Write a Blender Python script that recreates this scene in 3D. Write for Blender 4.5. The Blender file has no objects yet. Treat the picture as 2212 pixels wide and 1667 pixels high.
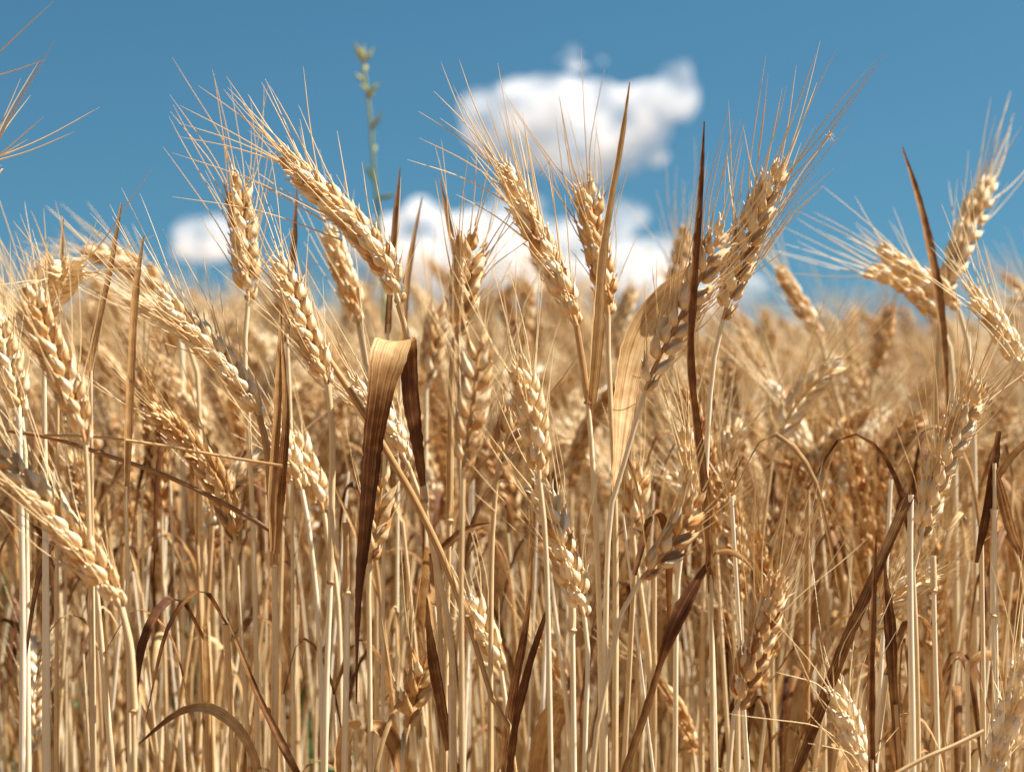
import bpy, math, random
import numpy as np
from math import sin, cos, pi, radians

# ------------------------------------------------------------------ camera, sky, sun
SC = bpy.context.scene
COL = SC.collection
W0, H0 = 2212.0, 1667.0          # picture units used for placing things
CAMH = 0.85                      # camera height above the soil (m)
HORIZON = 730.0
K = 0.56                         # picture width / distance
TP = (H0 / 2 - HORIZON) * K / W0
PITCH = math.atan(TP)
FOCUS = 0.90
cam_d = bpy.data.cameras.new('camera')
cam = bpy.data.objects.new('camera', cam_d)
COL.objects.link(cam)
cam.location = (0, 0, CAMH)
cam.rotation_euler = (pi / 2 - PITCH, 0, 0)
cam_d.sensor_width = 36.0
cam_d.lens = 36.0 / K
cam_d.clip_start = 0.02
cam_d.clip_end = 30000
cam_d.dof.use_dof = True
cam_d.dof.focus_distance = FOCUS
cam_d.dof.aperture_fstop = 8.4
SC.camera = cam
FWD = np.array([0, cos(PITCH), -sin(PITCH)])
UPV = np.array([0, sin(PITCH), cos(PITCH)])
RGT = np.array([1.0, 0, 0])

SUN_EL, SUN_AZ = radians(58), radians(87)       # azimuth from +Y towards +X
SUN = np.array([sin(SUN_AZ) * cos(SUN_EL), cos(SUN_AZ) * cos(SUN_EL), sin(SUN_EL)])
wd = bpy.data.worlds.new('World')
SC.world = wd
wd.use_nodes = True
nt = wd.node_tree
bg = nt.nodes['Background']
sky = nt.nodes.new('ShaderNodeTexSky')
sky.sky_type = 'NISHITA'
sky.sun_disc = False
sky.sun_elevation = SUN_EL
sky.sun_rotation = SUN_AZ
sky.air_density = 1.0
sky.dust_density = 0.9
sky.ozone_density = 3.0
tc = nt.nodes.new('ShaderNodeTexCoord')
va = nt.nodes.new('ShaderNodeVectorMath'); va.operation = 'ADD'
va.inputs[1].default_value = (0, 0, 0.15)
nt.links.new(tc.outputs['Generated'], va.inputs[0])
vn = nt.nodes.new('ShaderNodeVectorMath'); vn.operation = 'NORMALIZE'
nt.links.new(va.outputs[0], vn.inputs[0])
nt.links.new(vn.outputs[0], sky.inputs['Vector'])
tint = nt.nodes.new('ShaderNodeVectorMath'); tint.operation = 'MULTIPLY'
tint.inputs[1].default_value = (0.50, 0.915, 0.93)      # the film's rendering of clear blue
nt.links.new(sky.outputs[0], tint.inputs[0])
nt.links.new(tint.outputs[0], bg.inputs[0])
bg.inputs[1].default_value = 0.05 * .82

sd = bpy.data.lights.new('sun', 'SUN')
sd.energy = 5.0
sd.angle = radians(0.5)
sd.color = (1.0, 0.94, 0.86)
so = bpy.data.objects.new('sun', sd)
COL.objects.link(so)
from mathutils import Vector, Matrix
so.rotation_euler = Vector(SUN).to_track_quat('Z', 'Y').to_euler()
so.location = (2, -1, 5)

SC.view_settings.view_transform = 'Standard'
SC.view_settings.look = 'None'
SC.view_settings.exposure = 1.27
SC.view_settings.gamma = 1.0
SC.render.engine = 'CYCLES'
cy = SC.cycles
cy.use_denoising = True
cy.max_bounces = 12
cy.diffuse_bounces = 5
cy.glossy_bounces = 2
cy.transmission_bounces = 8
cy.transparent_max_bounces = 8
cy.volume_bounces = 6
cy.caustics_reflective = False
cy.caustics_refractive = False

rng = np.random.default_rng(11)
random.seed(5)


def P(x, y, D):
    """picture point (2212 x 1667 units) at distance D -> world"""
    return np.array([0, 0, CAMH]) + FWD * D + RGT * ((x - W0 / 2) * K * D / W0) + UPV * (-(y - H0 / 2) * K * D / W0)


def nrm(v):
    v = np.asarray(v, float)
    return v / max(np.linalg.norm(v), 1e-12)


# ------------------------------------------------------------------ mesh building
class MB:
    def __init__(s):
        s.V, s.F, s.A, s.n = [], [], [], 0

    def add(s, part):
        v, f, a = part
        s.V.append(v); s.F.append(f + s.n); s.A.append(a); s.n += len(v)
        return s

    def arrays(s):
        return np.concatenate(s.V), np.concatenate(s.F), np.concatenate(s.A)

    def mesh(s, name):
        return mesh_of(name, *s.arrays())


def mesh_of(name, V, F, A):
    me = bpy.data.meshes.new(name)
    me.vertices.add(len(V)); me.vertices.foreach_set('co', V.astype(np.float32).ravel())
    me.loops.add(F.size); me.loops.foreach_set('vertex_index', F.astype(np.int32).ravel())
    me.polygons.add(len(F))
    me.polygons.foreach_set('loop_start', np.arange(0, F.size, 4, dtype=np.int32))
    me.polygons.foreach_set('use_smooth', np.ones(len(F), dtype=bool))
    at = me.attributes.new('pv', 'FLOAT_VECTOR', 'POINT')
    at.data.foreach_set('vector', A[:, :3].astype(np.float32).ravel())
    at = me.attributes.new('tone', 'FLOAT', 'POINT')
    at.data.foreach_set('value', A[:, 3].astype(np.float32))
    me.update(calc_edges=True)
    return me


def link(name, me, mat=None, parent=None):
    o = bpy.data.objects.new(name, me)
    COL.objects.link(o)
    if mat is not None and not me.materials:
        me.materials.append(mat)
    if parent is not None:
        o.parent = parent
    return o


def tag(o, label=None, cat=None, group=None, kind=None):
    if label: o['label'] = label
    if cat: o['category'] = cat
    if group: o['group'] = group
    if kind: o['kind'] = kind
    return o


def spline(pts, n):
    """Catmull-Rom through pts, n samples evenly spaced by arc length"""
    p = np.asarray(pts, float)
    if len(p) == 2:
        t = np.linspace(0, 1, n)[:, None]
        return p[0] * (1 - t) + p[1] * t
    q = np.vstack([2 * p[0] - p[1], p, 2 * p[-1] - p[-2]])
    out = []
    for i in range(len(p) - 1):
        a, b, c, d = q[i:i + 4]
        t = np.linspace(0, 1, 12, endpoint=False)[:, None]
        out.append(0.5 * (2 * b + (c - a) * t + (2 * a - 5 * b + 4 * c - d) * t ** 2 + (3 * b - a - 3 * c + d) * t ** 3))
    out = np.vstack(out + [p[-1:]])
    L = np.concatenate([[0], np.cumsum(np.linalg.norm(np.diff(out[:, :3], axis=0), axis=1))])
    s = np.linspace(0, L[-1], n)
    return np.stack([np.interp(s, L, out[:, k]) for k in range(p.shape[1])], 1)


def tangents(p):
    t = np.gradient(p, axis=0)
    return t / np.maximum(np.linalg.norm(t, axis=1, keepdims=True), 1e-12)


def frames(p, ref):
    T = tangents(p)
    X = np.zeros_like(p)
    x = ref - T[0] * np.dot(ref, T[0])
    if np.linalg.norm(x) < 1e-6:
        x = np.cross(T[0], [0.3, 0.5, 0.8])
    x = nrm(x)
    for i in range(len(p)):
        x = nrm(x - T[i] * np.dot(x, T[i]))
        X[i] = x
    return T, X, np.cross(T, X)


def grid_faces(n, m, closed):
    i = np.arange(n - 1)[:, None]
    j = np.arange(m if closed else m - 1)[None, :]
    j2 = (j + 1) % m
    return np.stack([i * m + j, i * m + j2, (i + 1) * m + j2, (i + 1) * m + j], -1).reshape(-1, 4)


def tube(p, r, sides=6, rnd=0.5, tone=0.5, u0=0.0):
    p = np.asarray(p, float); n = len(p)
    r = np.broadcast_to(np.asarray(r, float), (n,))
    T, X, Y = frames(p, np.array([0.9, 0.1, 0.2]))
    th = np.linspace(0, 2 * pi, sides, endpoint=False)
    V = p[:, None] + r[:, None, None] * (np.cos(th)[None, :, None] * X[:, None] + np.sin(th)[None, :, None] * Y[:, None])
    L = np.concatenate([[0], np.cumsum(np.linalg.norm(np.diff(p, axis=0), axis=1))]) + u0
    A = np.zeros((n, sides, 4))
    A[..., 0] = L[:, None]; A[..., 1] = np.cos(th)[None]; A[..., 2] = rnd
    A[..., 3] = np.broadcast_to(np.asarray(tone, float), (n,))[:, None]
    return V.reshape(-1, 3), grid_faces(n, sides, True), A.reshape(-1, 4)


def ribbon(p, w, side, m=6, trough=0.22, rnd=0.5, tone=0.5, wav=0.0):
    """a leaf blade: path p, widths w, side vectors"""
    p = np.asarray(p, float); n = len(p)
    T = tangents(p)
    S = side - T * np.sum(side * T, 1, keepdims=True)
    S /= np.maximum(np.linalg.norm(S, axis=1, keepdims=True), 1e-9)
    N = np.cross(T, S)
    v = np.linspace(-1, 1, m)
    L = np.concatenate([[0], np.cumsum(np.linalg.norm(np.diff(p, axis=0), axis=1))])
    rip = wav * np.sin(L[:, None] * 190 + v[None] * 2.0 + rnd * 9) * np.abs(v)[None]
    V = p[:, None] + (w[:, None] / 2 * v[None])[..., None] * S[:, None] + (w[:, None] * (trough * (v[None] ** 2 - 0.4) + rip))[..., None] * N[:, None]
    A = np.zeros((n, m, 4))
    A[..., 0] = L[:, None]; A[..., 1] = v[None]; A[..., 2] = rnd
    A[..., 3] = np.broadcast_to(np.asarray(tone, float), (n,))[:, None]
    return V.reshape(-1, 3), grid_faces(n, m, False), A.reshape(-1, 4)


_tmpl = {}
def floret_tmpl(nu, nv, shell=False):
    if (nu, nv, shell) not in _tmpl:
        u = np.linspace(0.0, 1, nu)
        r = np.sin(pi * np.clip(u, 0.004, 1) ** 0.66) ** 0.85
        r = r * (1 - .72 * np.clip((u - .5) / .5, 0, 1))
        r[-1] = 0.015; r[0] = 0.3
        r = r * (1 - 0.12 * u)
        th = np.linspace(radians(-28), radians(208), nv) if shell else np.linspace(0, 2 * pi, nv, endpoint=False)
        s = np.sin(th)
        x = r[:, None] * np.cos(th)[None]
        y = r[:, None] * (s + 0.22 * np.maximum(s, 0) ** 5 - 0.25 * np.minimum(s, 0))[None]
        z = np.repeat(u[:, None], nv, 1)
        A = np.zeros((nu, nv, 4)); A[..., 0] = z; A[..., 1] = np.cos(th)[None] + 0.3 * s[None]
        _tmpl[(nu, nv, shell)] = (x, y, z, grid_faces(nu, nv, not shell), A)
    return _tmpl[(nu, nv, shell)]


def floret(base, d, out, L, w, t, rnd, tone, nu, nv, bow=0.12, shell=False, flare=0.0):
    x, y, z, F, A = floret_tmpl(nu, nv, shell)
    d = nrm(d); o = nrm(out - d * np.dot(out, d)); s = np.cross(d, o)
    yy = y * t / 2 + bow * L * np.sin(pi * z) * 0.6 - 0.02 * L * z + flare * L * np.clip(z - .6, 0, 1) ** 2
    V = base + x[..., None] * (w / 2) * s + yy[..., None] * o + z[..., None] * L * d
    A = A.copy(); A[..., 0] *= L; A[..., 2] = rnd; A[..., 3] = tone
    return V.reshape(-1, 3), F, A.reshape(-1, 4)


def ear(axis, R0, seed, scale=1.0, det=2, awn=0.062, spread=1.0, tone=0.5, up=0.12, awnp=0.9):
    """axis: base -> tip polyline. Returns rachis part, list of spikelets (lists of parts), list of awn parts"""
    g = np.random.default_rng(seed)
    n_ax = 40
    ax = spline(axis, n_ax)
    seg = np.linalg.norm(np.diff(ax, axis=0), axis=1).sum()
    T, R, B = frames(ax, R0)
    pitch = 0.0050 * scale
    n = max(6, int(seg / pitch))
    nu, nv = {2: (11, 10), 1: (6, 6), 0: (4, 4)}[det]
    rach = tube(ax[::4], 0.0011 * scale, 5, g.random(), tone)
    spk, awns = [], []
    twist = g.normal(0, 0.25)
    for k in range(n):
        s = (k + 0.3) / n
        i = min(n_ax - 1, int(s * 0.985 * (n_ax - 1)))
        t = T[i]
        ca, sa = cos(twist * s), sin(twist * s)
        r, b = R[i] * ca + B[i] * sa, B[i] * ca - R[i] * sa
        sg = 1 if k % 2 else -1
        sc = scale * np.interp(s, [0, .06, .18, .6, .85, 1], [.55, .75, 1, 1, .85, .62]) * g.uniform(.93, 1.07)
        last = k >= n - 1
        a = radians(g.normal(20, 4)) if not last else 0.02
        o = r * sg
        d = nrm(t * cos(a) + o * sin(a))
        base = ax[i] + o * (0.0007 * sc if not last else 0)
        parts = []
        rn = g.random()
        if det >= 1:
            for q in (-1, 1):
                gd = nrm(d + b * q * 0.22 + o * g.normal(0.03, .03))
                parts.append(floret(base + b * q * 0.0021 * sc + o * 0.0009 * sc, gd, o * .75 + b * q * .7 + g.normal(0, .1, 3), .0122 * sc * g.uniform(.88, 1.12), .0057 * sc, .0042 * sc, g.random(), tone + g.normal(.06, .08), nu, nv, .12, det == 2, g.uniform(.1, .9)))
        for q in (-1, 1):
            ld = nrm(d + b * q * g.normal(0.14, .05) + o * g.normal(0.06, .05))
            lb = base + t * .0016 * sc + b * q * .0014 * sc + o * .0014 * sc
            L = .0136 * sc * g.uniform(.9, 1.12)
            parts.append(floret(lb, ld, o + b * q * .5, L, .0053 * sc, .0045 * sc, g.random(), tone + g.normal(0, .09), nu, nv, .12, False, g.uniform(0, .5)))
            if g.random() < awnp * (1 if det == 2 else .8 if det == 1 else .45):
                awns.append((lb + ld * L * .93, ld, o, b * q, t, s))
        cd = nrm(d + o * g.normal(.1, .05))
        cb = base + t * .0042 * sc + o * .0022 * sc
        L = .0122 * sc * g.uniform(.85, 1.1)
        if det >= 0:
            parts.append(floret(cb, cd, o, L, .0048 * sc, .0042 * sc, g.random(), tone + g.normal(-.02, .09), nu, nv, .12, False, g.uniform(0, .5)))
            if g.random() < awnp * .45 and det >= 1:
                awns.append((cb + cd * L * .93, cd, o, b * g.normal(0, .4), t, s))
        spk.append(parts)
    if det == 2:
        for parts in spk:
            for (v, f, a) in list(parts):
                tip = v[-1]; d = nrm(v[-1] - v[len(v) // 2 // 10 * 10])
                ln = g.uniform(.0012, .0034) * scale
                parts.append(tube(np.array([tip - d * .0012, tip + d * ln * .4, tip + d * ln + g.normal(0, .0004, 3)]), np.array([.00055, .0004, .00008]) * scale, 5, g.random(), tone + .12))
    al = []
    na, sides = {2: (9, 5), 1: (6, 3), 0: (4, 3)}[det]
    for (p0, d0, o, q, t, s) in awns:
        ln = awn * np.interp(s, [0, .25, .6, 1], [.5, .85, 1.05, .95]) * g.uniform(.72, 1.15)
        if g.random() < .15: ln *= g.uniform(.3, .65)
        b = radians(abs(g.normal(17, 8))) * spread * np.interp(s, [0, .5, 1], [1.35, 1.1, .75])
        d1 = nrm(t * cos(b) + nrm(o * g.uniform(.5, 1.1) + q * g.uniform(.3, 1.1)) * sin(b) + np.array([0, 0, up]) + g.normal(0, .05, 3))
        bend = g.normal(0, .08, 3)
        f = np.linspace(0, 1, na)
        st = np.minimum(1, f * 2.2); st = st * st * (3 - 2 * st)
        dirs = d0[None] * (1 - st[:, None]) + d1[None] * st[:, None] + bend[None] * (f[:, None] - .5)
        dirs /= np.linalg.norm(dirs, axis=1, keepdims=True)
        pts = p0 + np.concatenate([[np.zeros(3)], np.cumsum((dirs[:-1] + dirs[1:]) / 2, axis=0)]) * ln / (na - 1)
        rad = np.interp(f, [0, .15, .8, 1], [.00048, .00031, .00021, .00007]) * (scale if det == 2 else scale * (1.0 if det == 1 else 1.15))
        al.append(tube(pts, rad, sides, g.random(), tone + .1))
    return rach, spk, al


def stem_parts(path, r_top, r_bot, seed, tone=0.5, sides=7, n=30, nodes=(), sheath_from=None):
    """path: ear end -> ground. returns (stem part, sheath part list)"""
    g = np.random.default_rng(seed)
    p = spline(path, n)
    f = np.linspace(0, 1, n)
    r = np.interp(f, [0, .35, 1], [r_top, (r_top + r_bot) / 2, r_bot])
    tn = tone + 0.06 * np.sin(f * 9 + seed)
    stem = tube(p, r, sides, g.random(), tn)
    return stem, p, r


# ------------------------------------------------------------------ materials
def new_mat(name):
    m = bpy.data.materials.new(name)
    m.use_nodes = True
    t = m.node_tree
    t.nodes.clear()
    return m, t


def nd(t, typ, **kw):
    n = t.nodes.new(typ)
    for k, v in kw.items():
        setattr(n, k, v)
    return n


def straw_mat(name, stops, streak=8.0, streak_u=30.0, rough=0.5, spec=0.35, transl=0.0, amp=0.45, rnd_amp=0.35, bump=0.15, blot=0.0):
    m, t = new_mat(name)
    pv = nd(t, 'ShaderNodeAttribute', attribute_name='pv')
    tn = nd(t, 'ShaderNodeAttribute', attribute_name='tone')
    sep = nd(t, 'ShaderNodeSeparateXYZ'); t.links.new(pv.outputs['Vector'], sep.inputs[0])
    oi = nd(t, 'ShaderNodeObjectInfo')
    mu = nd(t, 'ShaderNodeMath', operation='MULTIPLY'); t.links.new(sep.outputs['X'], mu.inputs[0]); mu.inputs[1].default_value = streak_u
    mv = nd(t, 'ShaderNodeMath', operation='MULTIPLY'); t.links.new(sep.outputs['Y'], mv.inputs[0]); mv.inputs[1].default_value = streak
    mr = nd(t, 'ShaderNodeMath', operation='MULTIPLY_ADD'); t.links.new(sep.outputs['Z'], mr.inputs[0]); mr.inputs[1].default_value = 37.0
    t.links.new(oi.outputs['Random'], mr.inputs[2])
    cmb = nd(t, 'ShaderNodeCombineXYZ')
    t.links.new(mu.outputs[0], cmb.inputs[0]); t.links.new(mv.outputs[0], cmb.inputs[1]); t.links.new(mr.outputs[0], cmb.inputs[2])
    nz = nd(t, 'ShaderNodeTexNoise'); nz.inputs['Scale'].default_value = 1.0; nz.inputs['Detail'].default_value = 3.0
    t.links.new(cmb.outputs[0], nz.inputs['Vector'])
    # tone + streak noise + per-piece random
    a1 = nd(t, 'ShaderNodeMath', operation='MULTIPLY_ADD'); t.links.new(nz.outputs[0], a1.inputs[0]); a1.inputs[1].default_value = amp
    t.links.new(tn.outputs['Fac'], a1.inputs[2])
    a2 = nd(t, 'ShaderNodeMath', operation='MULTIPLY_ADD'); t.links.new(sep.outputs['Z'], a2.inputs[0]); a2.inputs[1].default_value = rnd_amp
    t.links.new(a1.outputs[0], a2.inputs[2])
    a3 = nd(t, 'ShaderNodeMath', operation='SUBTRACT'); t.links.new(a2.outputs[0], a3.inputs[0]); a3.inputs[1].default_value = amp / 2 + rnd_amp / 2
    fac = a3
    if blot:
        geo = nd(t, 'ShaderNodeNewGeometry')
        n2 = nd(t, 'ShaderNodeTexNoise'); n2.inputs['Scale'].default_value = 160.0; n2.inputs['Detail'].default_value = 4.0
        t.links.new(geo.outputs['Position'], n2.inputs['Vector'])
        a4 = nd(t, 'ShaderNodeMath', operation='MULTIPLY_ADD'); t.links.new(n2.outputs[0], a4.inputs[0]); a4.inputs[1].default_value = blot
        t.links.new(a3.outputs[0], a4.inputs[2])
        a5 = nd(t, 'ShaderNodeMath', operation='SUBTRACT'); t.links.new(a4.outputs[0], a5.inputs[0]); a5.inputs[1].default_value = blot / 2
        fac = a5
    cr = nd(t, 'ShaderNodeValToRGB')
    t.links.new(fac.outputs[0], cr.inputs[0])
    el = cr.color_ramp.elements
    while len(el) < len(stops): el.new(0.5)
    for e, (pos, c) in zip(el, stops):
        e.position = pos; e.color = (*c, 1)
    bs = nd(t, 'ShaderNodeBsdfPrincipled')
    bs.inputs['Roughness'].default_value = rough
    bs.inputs['Specular IOR Level'].default_value = spec
    t.links.new(cr.outputs[0], bs.inputs['Base Color'])
    if bump:
        bp = nd(t, 'ShaderNodeBump'); bp.inputs['Strength'].default_value = bump; bp.inputs['Distance'].default_value = 0.0004
        t.links.new(nz.outputs[0], bp.inputs['Height']); t.links.new(bp.outputs[0], bs.inputs['Normal'])
    out = nd(t, 'ShaderNodeOutputMaterial')
    if transl:
        tr = nd(t, 'ShaderNodeBsdfTranslucent'); t.links.new(cr.outputs[0], tr.inputs[0])
        mx = nd(t, 'ShaderNodeMixShader'); mx.inputs[0].default_value = transl
        t.links.new(bs.outputs[0], mx.inputs[1]); t.links.new(tr.outputs[0], mx.inputs[2])
        t.links.new(mx.outputs[0], out.inputs[0])
    else:
        t.links.new(bs.outputs[0], out.inputs[0])
    return m


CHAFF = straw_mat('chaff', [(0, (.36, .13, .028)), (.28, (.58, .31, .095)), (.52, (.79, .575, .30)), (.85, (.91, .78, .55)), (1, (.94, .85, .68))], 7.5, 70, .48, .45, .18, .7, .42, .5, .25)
AWN = straw_mat('awn', [(0, (.42, .23, .08)), (.5, (.76, .55, .27)), (1, (.88, .74, .47))], 1, 60, .4, .5, .35, .3, .4, 0)
STEM = straw_mat('straw', [(0, (.20, .075, .02)), (.25, (.46, .25, .085)), (.5, (.72, .53, .28)), (.74, (.85, .72, .48)), (1, (.89, .82, .64))], 6.0, 10, .45, .4, .08, .95, .35, .35, .25)
LEAF = straw_mat('dry_leaf', [(0, (.06, .017, .004)), (.25, (.15, .052, .013)), (.5, (.42, .225, .08)), (.75, (.66, .44, .20)), (1, (.80, .63, .39))], 9.0, 9, .6, .25, .3, .95, .1, .7, .5)
GREEN = straw_mat('weed_green', [(0, (.05, .12, .06)), (.5, (.20, .27, .10)), (1, (.55, .50, .13))], 3, 40, .5, .3, .25, .3, .3, .1)


# ------------------------------------------------------------------ ground
def ground():
    m, t = new_mat('soil')
    geo = nd(t, 'ShaderNodeNewGeometry')
    nz = nd(t, 'ShaderNodeTexNoise'); nz.inputs['Scale'].default_value = 9; nz.inputs['Detail'].default_value = 8
    t.links.new(geo.outputs['Position'], nz.inputs['Vector'])
    cr = nd(t, 'ShaderNodeValToRGB'); t.links.new(nz.outputs[0], cr.inputs[0])
    cr.color_ramp.elements[0].color = (.10, .05, .025, 1); cr.color_ramp.elements[0].position = .3
    cr.color_ramp.elements[1].color = (.38, .23, .10, 1); cr.color_ramp.elements[1].position = .7
    bs = nd(t, 'ShaderNodeBsdfPrincipled'); bs.inputs['Roughness'].default_value = .9
    t.links.new(cr.outputs[0], bs.inputs['Base Color'])
    out = nd(t, 'ShaderNodeOutputMaterial'); t.links.new(bs.outputs[0], out.inputs[0])
    # fine near the camera, coarse towards the horizon
    n = 60
    s = np.linspace(-1, 1, n)
    s = np.sign(s) * np.abs(s) ** 6 * 6000
    X, Y = np.meshgrid(s, s)
    Z = 0.012 * np.sin(X * 9) * np.cos(Y * 7)
    Z[np.hypot(X, Y) > 8] = 0
    V = np.stack([X, Y + 1, Z], -1).reshape(-1, 3)
    A = np.zeros((n * n, 4))
    o = link('ground', mesh_of('ground', V, grid_faces(n, n, False), A), m)
    tag(o, 'brown soil of the field under the wheat', 'ground', kind='structure')
ground()


# ------------------------------------------------------------------ clouds
def cloud_mat(name, dens):
    m, t = new_mat(name)
    v = nd(t, 'ShaderNodeVolumePrincipled')
    v.inputs['Color'].default_value = (1, 1, 1, 1)
    v.inputs['Density'].default_value = dens
    v.inputs['Anisotropy'].default_value = 0.2
    geo = nd(t, 'ShaderNodeNewGeometry')
    nz = nd(t, 'ShaderNodeTexNoise'); nz.inputs['Scale'].default_value = 0.022; nz.inputs['Detail'].default_value = 4.0
    t.links.new(geo.outputs['Position'], nz.inputs['Vector'])
    mr = nd(t, 'ShaderNodeMapRange'); mr.inputs['From Min'].default_value = .41; mr.inputs['From Max'].default_value = .60
    mr.inputs['To Min'].default_value = dens * .3; mr.inputs['To Max'].default_value = dens * 2.0
    t.links.new(nz.outputs[0], mr.inputs['Value']); t.links.new(mr.outputs[0], v.inputs['Density'])
    out = nd(t, 'ShaderNodeOutputMaterial'); t.links.new(v.outputs[0], out.inputs['Volume'])
    return m


CD = 2400.0
CS = K * CD / W0
ctex = bpy.data.textures.new('cloud_lumps', 'CLOUDS')
ctex.noise_scale = 34.0; ctex.noise_depth = 4


def cloud(label, blobs, dens, dd=0.0, flat=0.6, lump=16.0):
    """blobs: (x, y, rx, ry) in picture units"""
    import bmesh
    D = CD + dd
    c = P(np.mean([b[0] for b in blobs]), np.mean([b[1] for b in blobs]), D)
    bm = bmesh.new()
    g = random.Random(label)
    for (x, y, rx, ry) in blobs:
        p = P(x, y, D + g.uniform(-.3, .3) * rx * CS) - c
        mat = Matrix.Translation(Vector(p)) @ Matrix.Diagonal((rx * CS, rx * CS * flat, ry * CS, 1))
        bmesh.ops.create_icosphere(bm, subdivisions=3, radius=1.0, matrix=mat)
    me = bpy.data.meshes.new('cloud'); bm.to_mesh(me); bm.free()
    o = link('cloud', me, cloud_mat('cloud_vapour', dens))
    o.location = c
    rm = o.modifiers.new('join', 'REMESH'); rm.mode = 'VOXEL'; rm.voxel_size = 4.5
    dm = o.modifiers.new('lumps', 'DISPLACE'); dm.texture = ctex; dm.strength = lump; dm.mid_level = 0.5; dm.texture_coords = 'LOCAL'
    tag(o, label, 'cloud', 'white cumulus clouds low in the sky')
    return o


cloud('largest white cloud with a raised corner, floating free above the wheat',
      [(1050, 235, 62, 48), (1120, 225, 75, 52), (1200, 215, 80, 58), (1290, 225, 85, 55), (1380, 225, 80, 50), (1450, 215, 52, 50),
       (1462, 178, 40, 44), (1474, 152, 22, 28), (1482, 215, 36, 52), (1050, 275, 55, 55), (1230, 340, 85, 55), (1330, 345, 70, 45), (1150, 340, 60, 45), (1080, 295, 60, 45), (1170, 290, 80, 60), (1270, 310, 80, 60), (1350, 300, 75, 50), (1400, 290, 55, 40),
       (1290, 370, 60, 35), (1100, 340, 50, 32), (1200, 355, 50, 30), (1410, 335, 40, 30), (1270, 395, 50, 24)], 0.017)
cloud('tiny faint wisp of cloud above the largest cloud', [(1238, 112, 20, 17), (1300, 130, 15, 9), (1210, 128, 12, 8), (1250, 145, 30, 8)], 0.04, lump=9)
cloud('rounded white cloud low behind the tall green weed and the longest ear',
      [(910, 480, 62, 58), (850, 505, 65, 48), (980, 500, 70, 48), (800, 530, 60, 45), (1040, 500, 70, 60), (900, 560, 120, 60), (1080, 560, 100, 55)], 0.024, 200)
cloud('small soft cloud at the left behind an upright ear', [(410, 500, 48, 38), (470, 500, 55, 42), (440, 540, 80, 35)], 0.022, 300)
cloud('white cloud bank behind the broad pale leaf', [(1330, 600, 90, 45), (1400, 610, 90, 48), (1270, 600, 70, 50), (1480, 660, 100, 40), (1200, 600, 60, 60), (1130, 610, 70, 50), (1340, 560, 60, 36), (1400, 580, 60, 36)], 0.024, 250)
cloud('faint broad haze of cloud low behind the middle ears', [(1100, 500, 120, 60), (1250, 520, 140, 60), (1420, 560, 120, 60), (1560, 620, 120, 50), (1000, 600, 140, 60), (1330, 470, 90, 50), (1120, 450, 80, 40)], 0.008, 420)
cloud('small white puff just above the far crop on the right', [(1715, 712, 42, 24), (1670, 725, 30, 14), (1760, 722, 28, 14)], 0.025, 350, lump=8)


# ------------------------------------------------------------------ wheat: hand placed stalks
HN = [0]
G_EAR = 'ripe wheat stalks at the front of the field'
VIEW = FWD


def to_ground(pts, D, seed):
    g = np.random.default_rng(seed)
    last = pts[-1]
    prev = pts[-2] if len(pts) > 1 else last + np.array([0, 0, .1])
    d = last - prev
    sl = d[:2] / max(-d[2], 1e-3)
    sl = np.clip(sl, -.12, .12)
    z = last[2]
    mid = np.array([*(last[:2] + sl * z * .4), z * .5])
    end = np.array([*(last[:2] + sl * z * .5 + g.normal(0, .01, 2)), -0.01])
    return list(pts) + [mid, end]


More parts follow.
